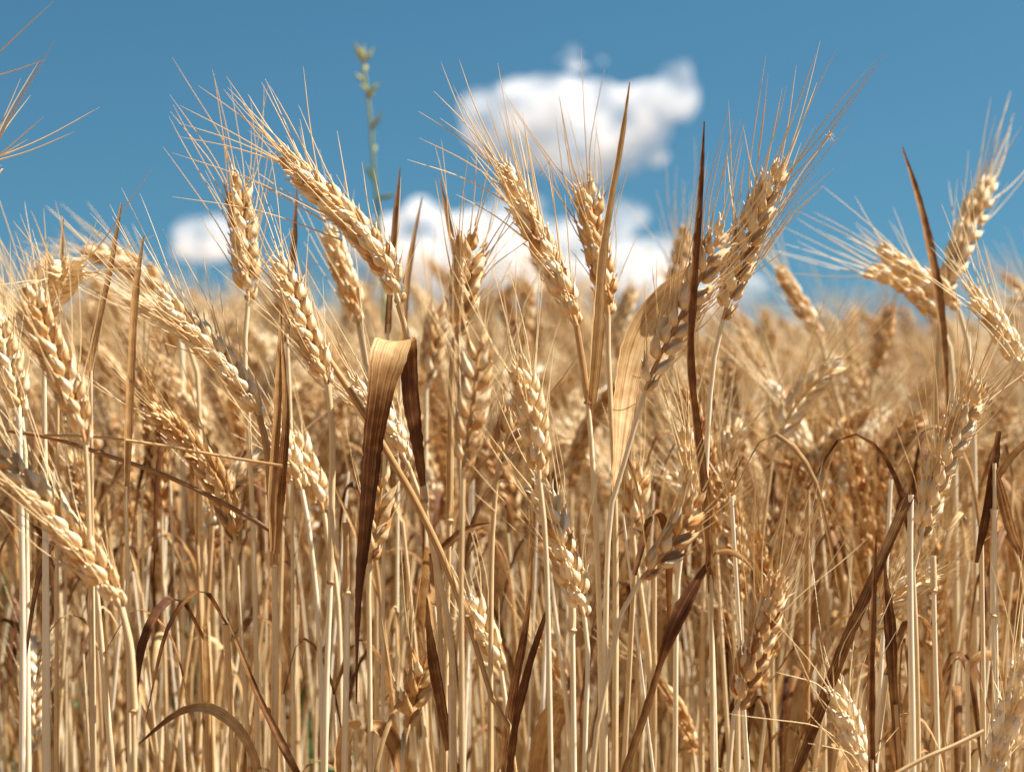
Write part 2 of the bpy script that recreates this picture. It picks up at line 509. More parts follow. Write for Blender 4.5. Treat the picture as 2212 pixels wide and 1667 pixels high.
def hero(label, D, epts, spts, roll=60, tipd=0.0, sw=13, tone=.55, stone=.62, awn=.062, spread=1.0, fine=True, scale=1.0, up=.12, leaves=(), nodes=(), dend=0.0, awnp=.9, name='wheat_stalk', grow=True, xawn=()):
    """epts: ear from tip to base in picture points; spts: stem below the ear; leaves: dicts"""
    HN[0] += 1
    seed = 1000 + HN[0]
    base = []
    if spts:
        nS = len(spts)
        sp = [P(x, y, D + dend * (i + 1) / nS) for i, (x, y) in enumerate(spts)]
    else:
        sp = []
    ea = []
    if epts:
        n = len(epts)
        ea = [P(x, y, D + tipd * (1 - i / (n - 1)) ** 1.5) for i, (x, y) in enumerate(epts)]
        path = [ea[-1]] + sp
    else:
        path = sp
    if grow: path = to_ground(path, D, seed)
    root = bpy.data.objects.new(name, None)
    root.empty_display_size = 0.02
    COL.objects.link(root)
    org = path[-1].copy()
    if grow: org[2] = 0
    root.location = org
    tag(root, label, 'wheat stalk', G_EAR)
    px = K * D / W0
    # stem
    r0 = (5.2 if epts else sw * .38) * px
    n = 46
    p = spline(path, n)
    L = np.concatenate([[0], np.cumsum(np.linalg.norm(np.diff(p, axis=0), axis=1))])
    r = np.interp(L, [0, .05, .22, L[-1]], [r0, r0 * 1.05, sw / 2 * px, sw / 2 * px * 1.05])
    mb = MB().add(tube(p - org, r, 9, rng.random(), stone + .05 * np.sin(L * 40 + seed)))
    link('stem', mb.mesh('stem'), STEM, root)
    # collars and sheaths
    for (ny, rr) in nodes:
        zz = P(0, ny, D)[2]
        i = int(np.argmin(np.abs(p[:, 2] - zz)))
        i = min(max(i, 1), n - 8)
        # sheath: a slightly wider tube rising from below and ending in a ragged collar
        sp_ = spline(p[max(i - 7, 0):i + 1], 10) - org
        rad = np.interp(np.linspace(0, 1, 10), [0, .9, 1], [r[i] * 1.12, r[i] * 1.35, r[i] * 1.25]) * rr
        v, f, a = tube(sp_, rad, 9, rng.random(), stone - .22)
        v[-9:] += rng.normal(0, r[i] * .35, (9, 3))
        v[:9] += rng.normal(0, r[i] * .3, (9, 3))
        link('leaf_sheath', MB().add((v, f, a)).mesh('leaf_sheath'), STEM, root)
        link('node', MB().add(tube(np.linspace(sp_[-1] - [0, 0, r[i] * 1.2], sp_[-1] + [0, 0, r[i] * .4], 5), r[i] * rr * np.array([1.0, 1.5, 1.6, 1.45, 1.0]), 9, rng.random(), stone - .3)).mesh('node'), STEM, root)
    # ear
    if epts:
        ax = ea[::-1]
        T = nrm(ax[-1] - ax[0])
        R0 = nrm(np.cross(T, VIEW))
        c, s_ = cos(radians(roll)), sin(radians(roll))
        R0 = R0 * c + np.cross(T, R0) * s_
        xa = []
        for q in xawn:
            a0, a1 = P(q[0], q[1], D + tipd * .7 - .004), P(q[2], q[3], D + tipd + rng.normal(0, .012))
            mid = (a0 + a1) / 2 + (P(0, 0, D) - P(q[4] if len(q) > 4 else 0, q[5] if len(q) > 5 else 0, D))
            pp = spline([a0, mid, a1], 11) - org
            xa.append(tube(pp, np.interp(np.linspace(0, 1, 11), [0, .15, .8, 1], [.0005, .00036, .00024, .00007]), 5, rng.random(), tone + .12))
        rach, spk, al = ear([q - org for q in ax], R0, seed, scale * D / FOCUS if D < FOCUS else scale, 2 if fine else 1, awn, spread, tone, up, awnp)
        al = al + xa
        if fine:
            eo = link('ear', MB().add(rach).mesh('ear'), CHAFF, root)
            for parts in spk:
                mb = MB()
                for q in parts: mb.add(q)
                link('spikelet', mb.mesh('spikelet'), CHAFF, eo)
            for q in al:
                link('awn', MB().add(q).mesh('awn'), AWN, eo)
        else:
            mb = MB().add(rach)
            for parts in spk:
                for q in parts: mb.add(q)
            eo = link('ear', mb.mesh('ear'), CHAFF, root)
            mb = MB()
            for q in al: mb.add(q)
            if al: link('beard', mb.mesh('beard'), AWN, eo)
    for lf in leaves:
        leaf(root, org, D, **lf)
    return root


def leaf(root, org, D, pts, w, tone=.5, ang=20, trough=.22, dd=0.0, label=None, wav=.035, n=None, side=None):
    """pts: (x, y) or (x, y, extra distance); w: widths in picture units; ang: turn of the blade against the picture plane (per point or one)"""
    px = K * D / W0
    P3 = np.array([P(q[0], q[1], D + dd + (q[2] if len(q) > 2 else 0)) for q in pts])
    m = len(P3)
    w = np.interp(np.linspace(0, 1, m), np.linspace(0, 1, len(w)), w)
    ang = np.interp(np.linspace(0, 1, m), np.linspace(0, 1, np.size(ang)), np.atleast_1d(ang))
    tone = .11 + .87 * np.interp(np.linspace(0, 1, m), np.linspace(0, 1, np.size(tone)), np.atleast_1d(tone))
    ext = np.column_stack([P3, w * px, ang, tone])
    n = n or max(14, m * 6)
    S = spline(ext, n)
    p = S[:, :3]; ww = np.maximum(S[:, 3], .5 * px); an = np.radians(S[:, 4]); tn = S[:, 5]
    ww = ww * (1 + .07 * np.sin(np.arange(n) * 1.7 + w[0]) * rng.normal(0, 1, n))
    T = tangents(p)
    fixed = side
    side = np.cross(T, VIEW) if fixed is None else np.repeat(np.array([fixed], float), n, 0)
    side /= np.maximum(np.linalg.norm(side, axis=1, keepdims=True), 1e-6)
    for i in range(1, n):
        if np.dot(side[i], side[i - 1]) < 0: side[i] *= -1
    nn = np.cross(T, side)
    if fixed is None: side = side * np.cos(an)[:, None] + nn * np.sin(an)[:, None]
    part = ribbon(p - org, ww / np.maximum(.35, np.cos(an)), side, 7, trough, rng.random(), tn, wav)
    o = link('leaf', MB().add(part).mesh('leaf'), LEAF, root)
    if label: o['label'] = label
    return o


def D_(pts, w, tone=.5, ang=20, **k):
    return dict(pts=pts, w=w, tone=tone, ang=ang, **k)


# --- the ears standing against the sky and in focus
hero('longest sharp ear arching to the upper left, on the stem behind the folded brown leaf', .90,
     [(612, 330), (660, 385), (730, 450), (795, 520), (840, 590), (862, 655)], [(870, 690), (884, 750), (895, 850), (905, 960), (916, 1080), (945, 1230), (975, 1400), (980, 1667)],
     roll=62, tipd=.01, sw=15, awn=.056, spread=1.0, awnp=.6, nodes=[(1045, 1.0)],
     xawn=[(690, 400, 655, 143, 3, 0), (640, 345, 428, 185, 0, 4), (650, 375, 389, 228, 2, 6), (625, 335, 535, 203, 6, 2), (760, 470, 728, 282, 0, 0), (640, 365, 395, 268, 0, 8), (630, 360, 385, 295, 0, 8), (700, 430, 648, 258, 8, -4), (665, 365, 492, 190), (705, 480, 372, 330, -8, 14), (740, 520, 372, 425, -6, 16), (820, 560, 782, 350, 4, 0), (845, 600, 865, 470)],
     leaves=[D_([(914, 1050, -.002), (902, 960, -.004), (888, 860, -.006), (884, 790, -.008), (880, 750, -.012), (866, 735, -.021), (849, 741, -.031), (838, 770, -.037), (828, 810, -.039), (818, 870, -.039), (806, 950, -.037), (797, 1050, -.035), (788, 1150, -.033), (775, 1280, -.03), (771, 1400, -.028), (770, 1520, -.026)],
                [12, 28, 37, 38, 46, 62, 75, 72, 64, 54, 45, 37, 29, 17, 8, 3], tone=[.16, .08, .05, .04, .25, .5, .58, .52, .36, .2, .06, -.04, -.1, -.12, -.1, 0], side=(.93, .37, .06), ang=0, trough=.07, wav=.015, n=90, label='broad brown leaf folded over at the top and hanging down')])  # tone paints the sunlit bend pale and the shaded limbs dark
hero('upright sharp ear left of the longest ear, its tip ending in one thick awn', .97,
     [(514, 392), (520, 450), (527, 520), (532, 590), (536, 650)], [(532, 690), (528, 780), (535, 900), (545, 1100), (552, 1350), (556, 1667)], roll=58, tipd=.0, tone=.5, awn=.07, spread=1.35, sw=11)
hero('leaning ear crossed by a thin diagonal straw, just below the longest ear', .865,
     [(604, 565), (628, 630), (655, 700), (685, 775), (708, 830)], [(712, 860), (718, 960), (716, 1100), (714, 1250), (706, 1450), (702, 1667)], roll=50, tipd=.01, tone=.55, awn=.06, scale=.87, nodes=[(1250, 1.0)])
hero('softly blurred ear behind the base of the longest ear', 1.06,
     [(712, 500), (735, 570), (757, 640), (774, 705)], [(780, 740), (790, 800), (800, 950), (812, 1200), (815, 1667)], roll=70, tone=.55, fine=False)
hero('sharp ear leaning left in front of the clouds, middle of the photo', .90,
     [(1088, 362), (1120, 425), (1155, 500), (1190, 575), (1225, 645), (1245, 700)], [(1250, 730), (1262, 810), (1272, 890), (1280, 1000), (1290, 1200), (1296, 1400), (1300, 1667)], roll=72, tipd=.008, awn=.056, spread=1.0, awnp=.6, nodes=[(905, 1.1)],
     xawn=[(1085, 350, 992, 130, 8, 0), (1085, 365, 937, 197, 0, 8), (1095, 385, 903, 240, 0, 10), (1110, 420, 905, 298, 0, 10), (1125, 455, 880, 345, 0, 14), (1100, 380, 950, 255, 0, 6), (1140, 430, 1085, 218, 4, 0), (1155, 450, 1108, 225, 0, 0), (1165, 470, 1128, 240, 0, 0), (1175, 490, 1135, 280), (1210, 560, 1185, 330), (1235, 620, 1220, 420), (1140, 520, 985, 420, 0, 8)],
     leaves=[D_([(1272, 905), (1284, 760, -.005), (1298, 570, -.008), (1317, 440, -.01), (1342, 300, -.012), (1360, 178, -.014)], [16, 26, 20, 15, 12, 3], tone=[.45, .62, .62, .66, .6, .55], ang=[40, 40, 30, 30, 25, 20], trough=.35, label='tan pointed blade rising straight up')])
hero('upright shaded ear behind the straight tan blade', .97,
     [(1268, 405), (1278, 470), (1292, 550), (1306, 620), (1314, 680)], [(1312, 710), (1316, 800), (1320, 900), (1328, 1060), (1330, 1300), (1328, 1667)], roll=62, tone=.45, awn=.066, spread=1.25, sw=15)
hero('short upright ear with thick spikelets above the blurred near ear', .96,
     [(1014, 520), (1008, 590), (998, 660), (984, 728)], [(978, 760), (975, 850), (972, 1000), (970, 1150), (965, 1350), (960, 1667)], roll=52, tone=.48, awn=.06, spread=1.3, scale=1.08, nodes=[(1145, 1.1)])
hero('large blurred ear standing nearest the camera in the middle', .765,
     [(1038, 735), (1030, 800), (1020, 880), (1008, 960), (1000, 1015)], [(1000, 1040), (998, 1150), (996, 1300), (1000, 1667)], roll=8, tipd=.01, tone=.45, awn=.05, fine=False, spread=1.2, sw=12)
hero('tall sharp ear leaning right with long dark awns against the blue sky', .90,
     [(1684, 360), (1652, 430), (1620, 505), (1594, 580), (1574, 645), (1562, 690)], [(1554, 715), (1542, 780), (1532, 880), (1526, 1000), (1524, 1100), (1532, 1250), (1540, 1450), (1545, 1667)], roll=25, tipd=-.01, awn=.064, spread=.85, tone=.55, awnp=.65, scale=.95,
     xawn=[(1680, 400, 1772, 88, -6, 0), (1672, 420, 1720, 142, -4, 0), (1690, 400, 1885, 137, 4, 10), (1680, 470, 1793, 296, 6, 8), (1650, 540, 1800, 365, 8, 8), (1645, 560, 1775, 405, 8, 8), (1660, 400, 1762, 118), (1640, 440, 1690, 190), (1620, 480, 1655, 215), (1600, 540, 1570, 330, 4, 0), (1690, 380, 1765, 178), (1650, 440, 1605, 270, 6, 0)],
     leaves=[D_([(1534, 1280, -.02), (1522, 1090, -.028), (1502, 920, -.036), (1489, 770, -.044), (1495, 620, -.048), (1510, 430, -.05), (1521, 262, -.05)], [12, 24, 18, 17, 18, 13, 3], tone=[.35, .3, .22, .16, .13, .12, .1], ang=[30, 30, 45, 45, 40, 40, 30], trough=.3, label='dark brown pointed blade standing upright')])
hero('plump ear in front of the broad pale leaf, crossed by the dark blade', .872,
     [(1562, 485), (1532, 560), (1490, 645), (1448, 725), (1415, 790), (1394, 842)], [(1386, 870), (1368, 930), (1345, 1010), (1322, 1085), (1312, 1200), (1308, 1400), (1306, 1667)], roll=12, tipd=-.012, tone=.56, awn=.056, scale=.95,
     leaves=[D_([(1325, 1075, .03), (1337, 980, .05), (1350, 850, .07), (1378, 730, .08), (1428, 650, .085), (1490, 592, .085), (1550, 560, .085)], [16, 30, 56, 66, 60, 40, 6], tone=[.46, .55, .6, .64, .66, .64, .6], ang=[30, 22, 18, 15, 20, 30, 40], trough=.10, wav=.01, label='broad pale leaf curving to the right')])
hero('sharp pale ear leaning left in the lower middle, down among the stems', .87,
     [(1168, 1045), (1190, 1110), (1215, 1185), (1240, 1260), (1262, 1330)], [(1268, 1365), (1270, 1420), (1268, 1500), (1262, 1667)], roll=60, tone=.62, awn=.058, spread=1.1, sw=11)
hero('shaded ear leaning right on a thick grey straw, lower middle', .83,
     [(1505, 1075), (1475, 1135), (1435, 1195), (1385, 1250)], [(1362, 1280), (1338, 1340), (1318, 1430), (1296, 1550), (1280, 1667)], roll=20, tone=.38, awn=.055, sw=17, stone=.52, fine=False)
hero('bright-edged ear leaning right beside the snapped white straw', .885,
     [(2118, 835), (2085, 895), (2050, 965), (2022, 1040), (2002, 1110), (1990, 1160)], [(1982, 1190), (1972, 1240), (1978, 1350), (1985, 1667)], roll=55, tone=.55, awn=.06, spread=1.35, sw=12)
hero('blurred ear leaning right at the upper right, with a sheaf of awns', 1.14,
     [(2138, 398), (2106, 462), (2072, 540), (2042, 628)], [(2036, 660), (2025, 760), (2020, 950), (2018, 1300), (2016, 1667)], roll=65, tipd=.03, tone=.6, awn=.075, spread=.7, scale=1.3, fine=False, sw=12,
     leaves=[D_([(2046, 900, -.06), (2040, 760, -.065), (2026, 640, -.07), (2005, 520, -.07), (1978, 410, -.07), (1948, 318, -.07)], [8, 14, 24, 20, 14, 4], tone=[.3, .3, .28, .3, .25, .2], ang=[40, 30, 30, 30, 30, 30], label='dark pointed blade leaning left')])
hero('upper of two blurred ears drooping left at the right', 1.10,
     [(1908, 540), (1950, 575), (2000, 605), (2045, 640), (2072, 672)], [(2085, 710), (2098, 800), (2105, 1000), (2108, 1300), (2110, 1667)], roll=70, tone=.62, awn=.058, fine=False, spread=1.1, sw=12)
hero('lower of two blurred ears drooping left at the right', 1.14,
     [(1878, 588), (1930, 600), (1985, 640), (2030, 690)], [(2050, 740), (2060, 850), (2065, 1200), (2068, 1667)], roll=50, tone=.55, awn=.055, fine=False, spread=1.0, sw=12)
hero('bright ear at the right edge leaning left, partly outside the photo', .98,
     [(2105, 640), (2145, 690), (2185, 750), (2225, 830)], [(2240, 880), (2250, 1000), (2255, 1667)], roll=75, tone=.68, awn=.06, fine=False, spread=1.2)
hero('blurred ear leaning left against the sky on a long thin stem, right of the centre', 1.30,
     [(1684, 580), (1712, 630), (1742, 680), (1772, 728)], [(1785, 780), (1815, 880), (1845, 990), (1850, 1200), (1852, 1667)], roll=60, tone=.55, awn=.055, fine=False, sw=10)
hero('large blurred ear at the left, leaning left in front of the bent ear', .80,
     [(62, 625), (90, 700), (125, 785), (160, 870), (184, 955)], [(186, 985), (190, 1050), (196, 1300), (200, 1667)], roll=50, tone=.45, awn=.055, fine=False, sw=11)
hero('short bent ear pointing at the viewer with awns fanned out, upper left', .90,
     [(150, 575), (135, 600), (118, 635), (104, 680)], [(98, 720), (95, 800), (96, 900), (98, 1100), (100, 1667)], roll=60, tipd=-.05, tone=.72, awn=.055, spread=2.2, sw=19, stone=.7)
hero('large near ear at the left edge leaning left, low', .80,
     [(-12, 970), (40, 1030), (110, 1105), (180, 1190), (235, 1265), (262, 1312)], [(272, 1350), (284, 1420), (288, 1540), (290, 1667)], roll=65, tone=.55, awn=.06, fine=False, nodes=[(1545, 1.2)], scale=1.05, sw=14)
hero('sharp slender ear leaning far left, left of the centre', .90,
     [(345, 640), (392, 690), (445, 740), (500, 805), (540, 860), (562, 900)], [(572, 935), (580, 1000), (586, 1100), (592, 1195), (594, 1400), (592, 1667)], roll=68, tone=.66, awn=.06, scale=.88, sw=20, stone=.58, nodes=[(1195, 1.1)],
     leaves=[D_([(590, 1190, -.006), (588, 1060, -.01), (598, 900, -.012), (604, 760, -.012), (606, 670, -.012)], [14, 18, 16, 12, 4], tone=[.5, .46, .42, .46, .5], ang=30),
             D_([(596, 1195, -.008), (606, 1040, -.014), (616, 920, -.016), (614, 820, -.016), (606, 700, -.016)], [12, 19, 15, 10, 3], tone=[.5, .26, .2, .42, .5], ang=35)])
hero('blurred golden ear leaning left, behind the slender ear at the left', 1.22,
     [(345, 775), (385, 835), (420, 890), (448, 945)], [(455, 990), (462, 1100), (466, 1667)], roll=70, tone=.52, awn=.05, fine=False)
hero('out of focus golden ear bowed over almost flat, far left against the sky', 1.22,
     [(190, 542), (250, 560), (310, 592), (360, 640)], [(385, 700), (395, 850), (398, 1667)], roll=60, tone=.5, awn=.045, fine=False, scale=1.15)
hero('ear half hidden behind the folded brown leaf, awns reaching left', .92,
     [(770, 840), (810, 890), (850, 945), (880, 1000)], [(898, 1045), (918, 1110), (938, 1200), (950, 1350), (958, 1667)], roll=65, tone=.68, awn=.08, spread=.9)
hero('small pale drooping ear below the pair of brown blades', .97,
     [(598, 935), (615, 975), (635, 1020), (652, 1058)], [(660, 1095), (672, 1180), (686, 1320), (694, 1500), (698, 1667)], roll=60, tone=.66, awn=.045, fine=False, stone=.75)
hero('small blurred ear hanging beside the small pale drooping ear', 1.02,
     [(640, 950), (662, 1010), (685, 1060), (700, 1108)], [(704, 1150), (730, 1300), (738, 1667)], roll=60, tone=.58, awn=.05, fine=False)
hero('softly blurred ear with upswept awns, right of the large blurred near ear', .84,
     [(1122, 785), (1142, 850), (1155, 920), (1162, 985), (1166, 1040)], [(1168, 1070), (1180, 1200), (1190, 1667)], roll=60, tone=.56, awn=.055, fine=False, spread=1.2)
hero('short dark ear between the two middle ears low down', .92,
     [(1122, 880), (1104, 925), (1088, 970), (1076, 1005)], [(1072, 1040), (1066, 1120), (1062, 1200), (1060, 1400), (1058, 1667)], roll=20, tone=.4, awn=.045, fine=False)
hero('thin-spiked ear low behind the grey straw, right of the middle', .96,
     [(1482, 945), (1490, 1000), (1490, 1060), (1482, 1115)], [(1476, 1160), (1462, 1300), (1458, 1667)], roll=65, tone=.6, awn=.055, fine=False, spread=1.2)
hero('small loose ear between two thick straws below the broad pale leaf', 1.0,
     [(1376, 1020), (1374, 1060), (1370, 1100), (1366, 1140)], [(1368, 1180), (1388, 1300), (1404, 1450), (1412, 1667)], roll=40, tone=.5, awn=.045, fine=False)
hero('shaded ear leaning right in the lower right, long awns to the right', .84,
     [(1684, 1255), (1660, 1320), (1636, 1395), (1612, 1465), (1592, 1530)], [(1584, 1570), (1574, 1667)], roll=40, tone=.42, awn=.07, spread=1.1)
hero('pale ear rising from the bottom edge with awns fanned wide', .86,
     [(1808, 1490), (1826, 1545), (1848, 1610), (1868, 1670), (1885, 1730)], [(1895, 1780), (1900, 1900)], roll=75, tone=.75, awn=.07, spread=2.1)
hero('fat pale ear cut by the bottom right corner of the photo', .87,
     [(2222, 1410), (2200, 1480), (2176, 1560), (2150, 1640), (2130, 1710)], [(2120, 1760), (2118, 1900)], roll=75, tone=.75, awn=.066, spread=1.8, scale=1.1)
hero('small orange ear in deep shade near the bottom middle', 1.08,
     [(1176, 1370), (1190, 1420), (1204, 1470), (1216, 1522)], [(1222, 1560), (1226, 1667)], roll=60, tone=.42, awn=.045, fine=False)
hero('small ear beside the crossing straws near the bottom middle', .98,
     [(1018, 1300), (1038, 1350), (1060, 1400), (1082, 1448)], [(1090, 1500), (1098, 1667)], roll=60, tone=.64, awn=.05, fine=False)
hero('thin dark ear with upright awns near the bottom left of the middle', .94,
     [(918, 1420), (904, 1470), (890, 1520), (878, 1570)], [(872, 1610), (868, 1667)], roll=40, tone=.36, awn=.05, fine=False)
hero('ear whose awns reach in at the upper left edge, its head outside the photo', .90,
     [(-34, 345), (-50, 420), (-62, 500), (-70, 600)], [(-72, 640), (-76, 800), (-80, 1667)], roll=60, tone=.5, awn=.05, spread=1.2, awnp=.2,
     xawn=[(-30, 350, 215, 232, 0, -8), (-25, 352, 160, 285, 0, -6), (-35, 365, 95, 252), (-30, 345, 82, 136, 6, 0), (-28, 340, 66, 206, 4, 0), (-40, 380, 118, 88, 10, 0), (-36, 360, 62, 300), (-42, 390, 98, 128, 8, 0)])
hero('taller ear outside the upper left edge showing only awn tips', .91,
     [(-62, 165), (-75, 240), (-88, 330), (-96, 430)], [(-98, 480), (-102, 800), (-104, 1667)], roll=60, tone=.5, awn=.05, spread=1.2, awnp=0,
     xawn=[(-60, 170, 115, 4, 2, 0), (-55, 175, 100, 128, 0, -4)])
hero('loose ear at the left edge beside the large blurred ear', .93,
     [(-8, 690), (8, 750), (26, 820), (46, 900)], [(50, 940), (56, 1050), (60, 1667)], roll=50, tone=.6, awn=.055, fine=False, sw=17)
hero('pale ear lying nearly flat behind the slender left ear', 1.1,
     [(292, 650), (330, 668), (370, 695), (405, 740)], [(425, 800), (432, 1000), (436, 1667)], roll=60, tone=.7, awn=.05, fine=False)
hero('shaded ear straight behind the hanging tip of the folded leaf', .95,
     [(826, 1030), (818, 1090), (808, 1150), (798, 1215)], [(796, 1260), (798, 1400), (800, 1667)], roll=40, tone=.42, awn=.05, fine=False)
hero('blurred ear between the plump ear and the cloud, upright', 1.3,
     [(1478, 500), (1470, 560), (1464, 610), (1460, 660)], [(1458, 720), (1452, 900), (1450, 1667)], roll=40, tone=.5, awn=.06, fine=False)
hero('blurred ear low behind the short upright ear', 1.14,
     [(948, 670), (940, 720), (932, 770), (924, 825)], [(920, 880), (918, 1667)], roll=40, tone=.5, awn=.05, fine=False)
hero('brown-tipped blurred ear in the right background, leaning left', 1.45,
     [(1838, 770), (1852, 820), (1868, 865), (1880, 910)], [(1886, 960), (1890, 1667)], roll=50, tone=.4, awn=.05, fine=False)

# --- soft ears in the middle distance
for lb, D, pts, tn in (
        ('soft brown ear leaning left, right of the tallest ear and below the skyline', 1.45, [(1600, 715), (1632, 775), (1664, 840), (1690, 905)], .45),
        ('soft dark ear standing nearly straight, low right of the pale stem of the tallest ear', 1.5, [(1618, 868), (1626, 920), (1632, 970), (1638, 1015)], .3),
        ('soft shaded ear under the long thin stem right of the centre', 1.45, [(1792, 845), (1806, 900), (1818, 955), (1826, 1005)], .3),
        ('soft pale ear leaning left below the long-stemmed blurred ear', 1.6, [(1735, 775), (1755, 830), (1776, 885), (1795, 940)], .72),
        ('soft golden ear leaning left, between the two brown soft ears at the right', 1.55, [(1652, 800), (1672, 860), (1692, 920), (1708, 970)], .5),
        ('soft pale ear leaning left beside the stem of the tallest ear', 1.35, [(1568, 895), (1594, 950), (1622, 1005), (1644, 1055)], .7),
        ('small soft ear low on the right, above the dark bent leaf', 1.3, [(1655, 1105), (1670, 1145), (1684, 1185), (1694, 1220)], .6),
        ('soft brown ear leaning right against the sky, left of the drooping pair', 1.35, [(1925, 665), (1912, 715), (1898, 765), (1886, 810)], .35),
        ('soft upright ear in the gap between the two middle cloud ears', 1.45, [(1140, 615), (1138, 660), (1135, 705), (1132, 745)], .4),
        ('soft golden ear leaning right, just left of the broad pale leaf', 1.5, [(1368, 625), (1352, 665), (1336, 705), (1322, 745)], .55)):
    b = pts[-1]; d = (b[0] - pts[-2][0]) * .8
    hero(lb, D, pts, [(b[0] + d * .5, b[1] + 45), (b[0] + d * .9, b[1] + 150), (b[0] + d, 1667)], roll=55, tone=tn, awn=.05, fine=False, scale=.92, sw=9)

# --- stalks without an ear in the picture
def straw(label, D, spts, leaves=(), sw=13, stone=.62, nodes=(), name='dry_straw', grow=True):
    r = hero(label, D, None, spts, sw=sw, stone=stone, leaves=leaves, nodes=nodes, name=name, grow=grow)
    r['category'] = 'straw'
    r['group'] = 'dry straws without an ear'
    return r

straw('snapped white straw with its dark brown blade bent down to the left', .87, [(1968, 1068), (1966, 1200), (1968, 1400), (1972, 1667)], sw=17, stone=.85,
      leaves=[D_([(1966, 1068), (1930, 1150, -.004), (1880, 1265, -.008), (1835, 1370, -.01), (1795, 1470, -.012), (1755, 1580, -.012), (1715, 1680, -.012)], [18, 20, 21, 24, 24, 20, 14], tone=[.34, .3, .22, .32, .2, .3, .25], ang=[25, 30, 20, 35, 20, 30, 25], trough=.18)])
straw('narrow dark brown blade standing upright, low on the right', .83, [(1884, 1640), (1880, 1800)], sw=10, stone=.3,
      leaves=[D_([(1882, 1700), (1878, 1560), (1880, 1420), (1886, 1290), (1892, 1158)], [20, 20, 18, 14, 3], tone=[.2, .2, .18, .2, .25], ang=35, trough=.3)])
straw('straw wrapped in a dark curled blade beside the snapped white straw', .90, [(1934, 1520), (1944, 1700)], sw=14, stone=.5,
      leaves=[D_([(1944, 1680), (1930, 1520), (1922, 1400), (1918, 1330), (1912, 1262), (1908, 1180)], [18, 20, 26, 28, 14, 6], tone=[.4, .35, .12, .08, .3, .5], ang=25, trough=.25)])
straw('broken straw lying nearly flat across the bottom right', .84, [(2126, 1578), (2060, 1610), (1990, 1640), (1900, 1690)], sw=13, stone=.55, grow=False)
straw('straw carrying a dark red twisted blade, lower right of the middle', .88, [(1534, 1200), (1538, 1400), (1540, 1667)], sw=13,
      leaves=[D_([(1545, 1192), (1510, 1250, -.005), (1480, 1305, -.01), (1450, 1370, -.012), (1425, 1440, -.012), (1395, 1540, -.012), (1345, 1680, -.012)], [4, 18, 30, 26, 12, 16, 12], tone=[.4, .14, .16, .1, .3, .35, .3], ang=[20, 30, 40, 20, 40, 40, 40]),
              D_([(1545, 1192), (1575, 1190), (1605, 1205), (1628, 1232)], [8, 14, 9, 3], tone=.55, ang=40)])
straw('long dry straw lying across the left side, sloping down to the right', .895, [(20, 930), (120, 948), (235, 985), (340, 1020), (440, 1065), (540, 1118), (606, 1160)], sw=12, stone=.12, grow=False)
straw('thin twisted straw lying level across the left side', .88, [(95, 940), (220, 945), (350, 962), (480, 985), (610, 1006)], sw=8, stone=.15, grow=False)
straw('straw with a grey-tan blade rising beside the bent left ear', .88, [(272, 1050), (276, 1300), (280, 1667)], sw=11,
      leaves=[D_([(272, 1080), (278, 900), (284, 760), (292, 630), (310, 510)], [10, 15, 14, 13, 3], tone=[.5, .5, .45, .5, .45], ang=40)])
straw('straw ending in a thin blade curving right, upper left', .92, [(196, 800), (198, 1000), (204, 1667)], sw=10,
      leaves=[D_([(196, 820), (203, 735), (222, 655), (242, 555), (262, 438)], [6, 16, 10, 10, 3], tone=[.55, .5, .5, .5, .6], ang=35)])
straw('straw with a pale pink pointed tip above the bent left ear', .97, [(126, 700), (124, 1000), (122, 1667)], sw=10, leaves=[D_([(126, 720), (129, 610), (133, 540), (136, 470)], [8, 10, 8, 2], tone=.75, ang=30)])
straw('long straight brown straw running diagonally under the folded leaf', .875, [(597, 605), (680, 730), (777, 878), (850, 1000), (916, 1118), (1000, 1310), (1060, 1500), (1112, 1667)], sw=12, stone=.36, nodes=[(1315, 1.1)])
straw('dark thin blade standing right of the longest ear', 1.0, [(838, 700), (830, 1000), (826, 1667)], sw=9, leaves=[D_([(836, 720), (843, 600), (852, 480), (864, 362)], [12, 14, 12, 2], tone=[.3, .22, .2, .25], ang=40)])
straw('dark thin blade standing under the longest ear', 1.02, [(620, 720), (630, 1000), (634, 1667)], sw=9, leaves=[D_([(618, 740), (626, 620), (634, 520), (641, 408)], [12, 14, 12, 2], tone=[.3, .2, .2, .25], ang=40)])
straw('brown blade pointing up left between the two cloud ears', 1.0, [(990, 700), (994, 1000), (998, 1667)], sw=9, leaves=[D_([(990, 720), (985, 580), (968, 480), (949, 385)], [10, 13, 12, 2], tone=[.4, .34, .3, .3], ang=40)])
straw('tan blade leaning right behind the short upright ear', 1.06, [(868, 760), (860, 1000), (856, 1667)], sw=9, leaves=[D_([(866, 780), (878, 620), (892, 520), (912, 425)], [10, 12, 10, 2], tone=.5, ang=40)])
straw('straw with a brown leaf arched over at the bottom left', .90, [(560, 1660), (566, 1800)], sw=11,
      leaves=[D_([(562, 1690), (546, 1628), (512, 1572), (462, 1535), (415, 1530), (368, 1550), (300, 1606)], [14, 17, 20, 18, 16, 12, 3], tone=[.55, .55, .6, .58, .5, .35, .25], ang=[30, 30, 40, 50, 40, 30, 30])])
straw('thin dark blade leaning left near the bottom left', .89, [(650, 1690), (660, 1800)], sw=9, leaves=[D_([(655, 1700), (600, 1590), (556, 1500), (522, 1415), (488, 1325)], [14, 15, 12, 9, 2], tone=[.25, .2, .25, .3, .4], ang=40)])
straw('left of two dark narrow blades crossing the bottom middle', .88, [(1078, 1660), (1072, 1800)], sw=11, stone=.35, leaves=[D_([(1080, 1690), (1100, 1530), (1125, 1400), (1140, 1300), (1146, 1180), (1143, 1090)], [14, 20, 18, 12, 9, 3], tone=[.25, .15, .12, .3, .45, .5], ang=40)])
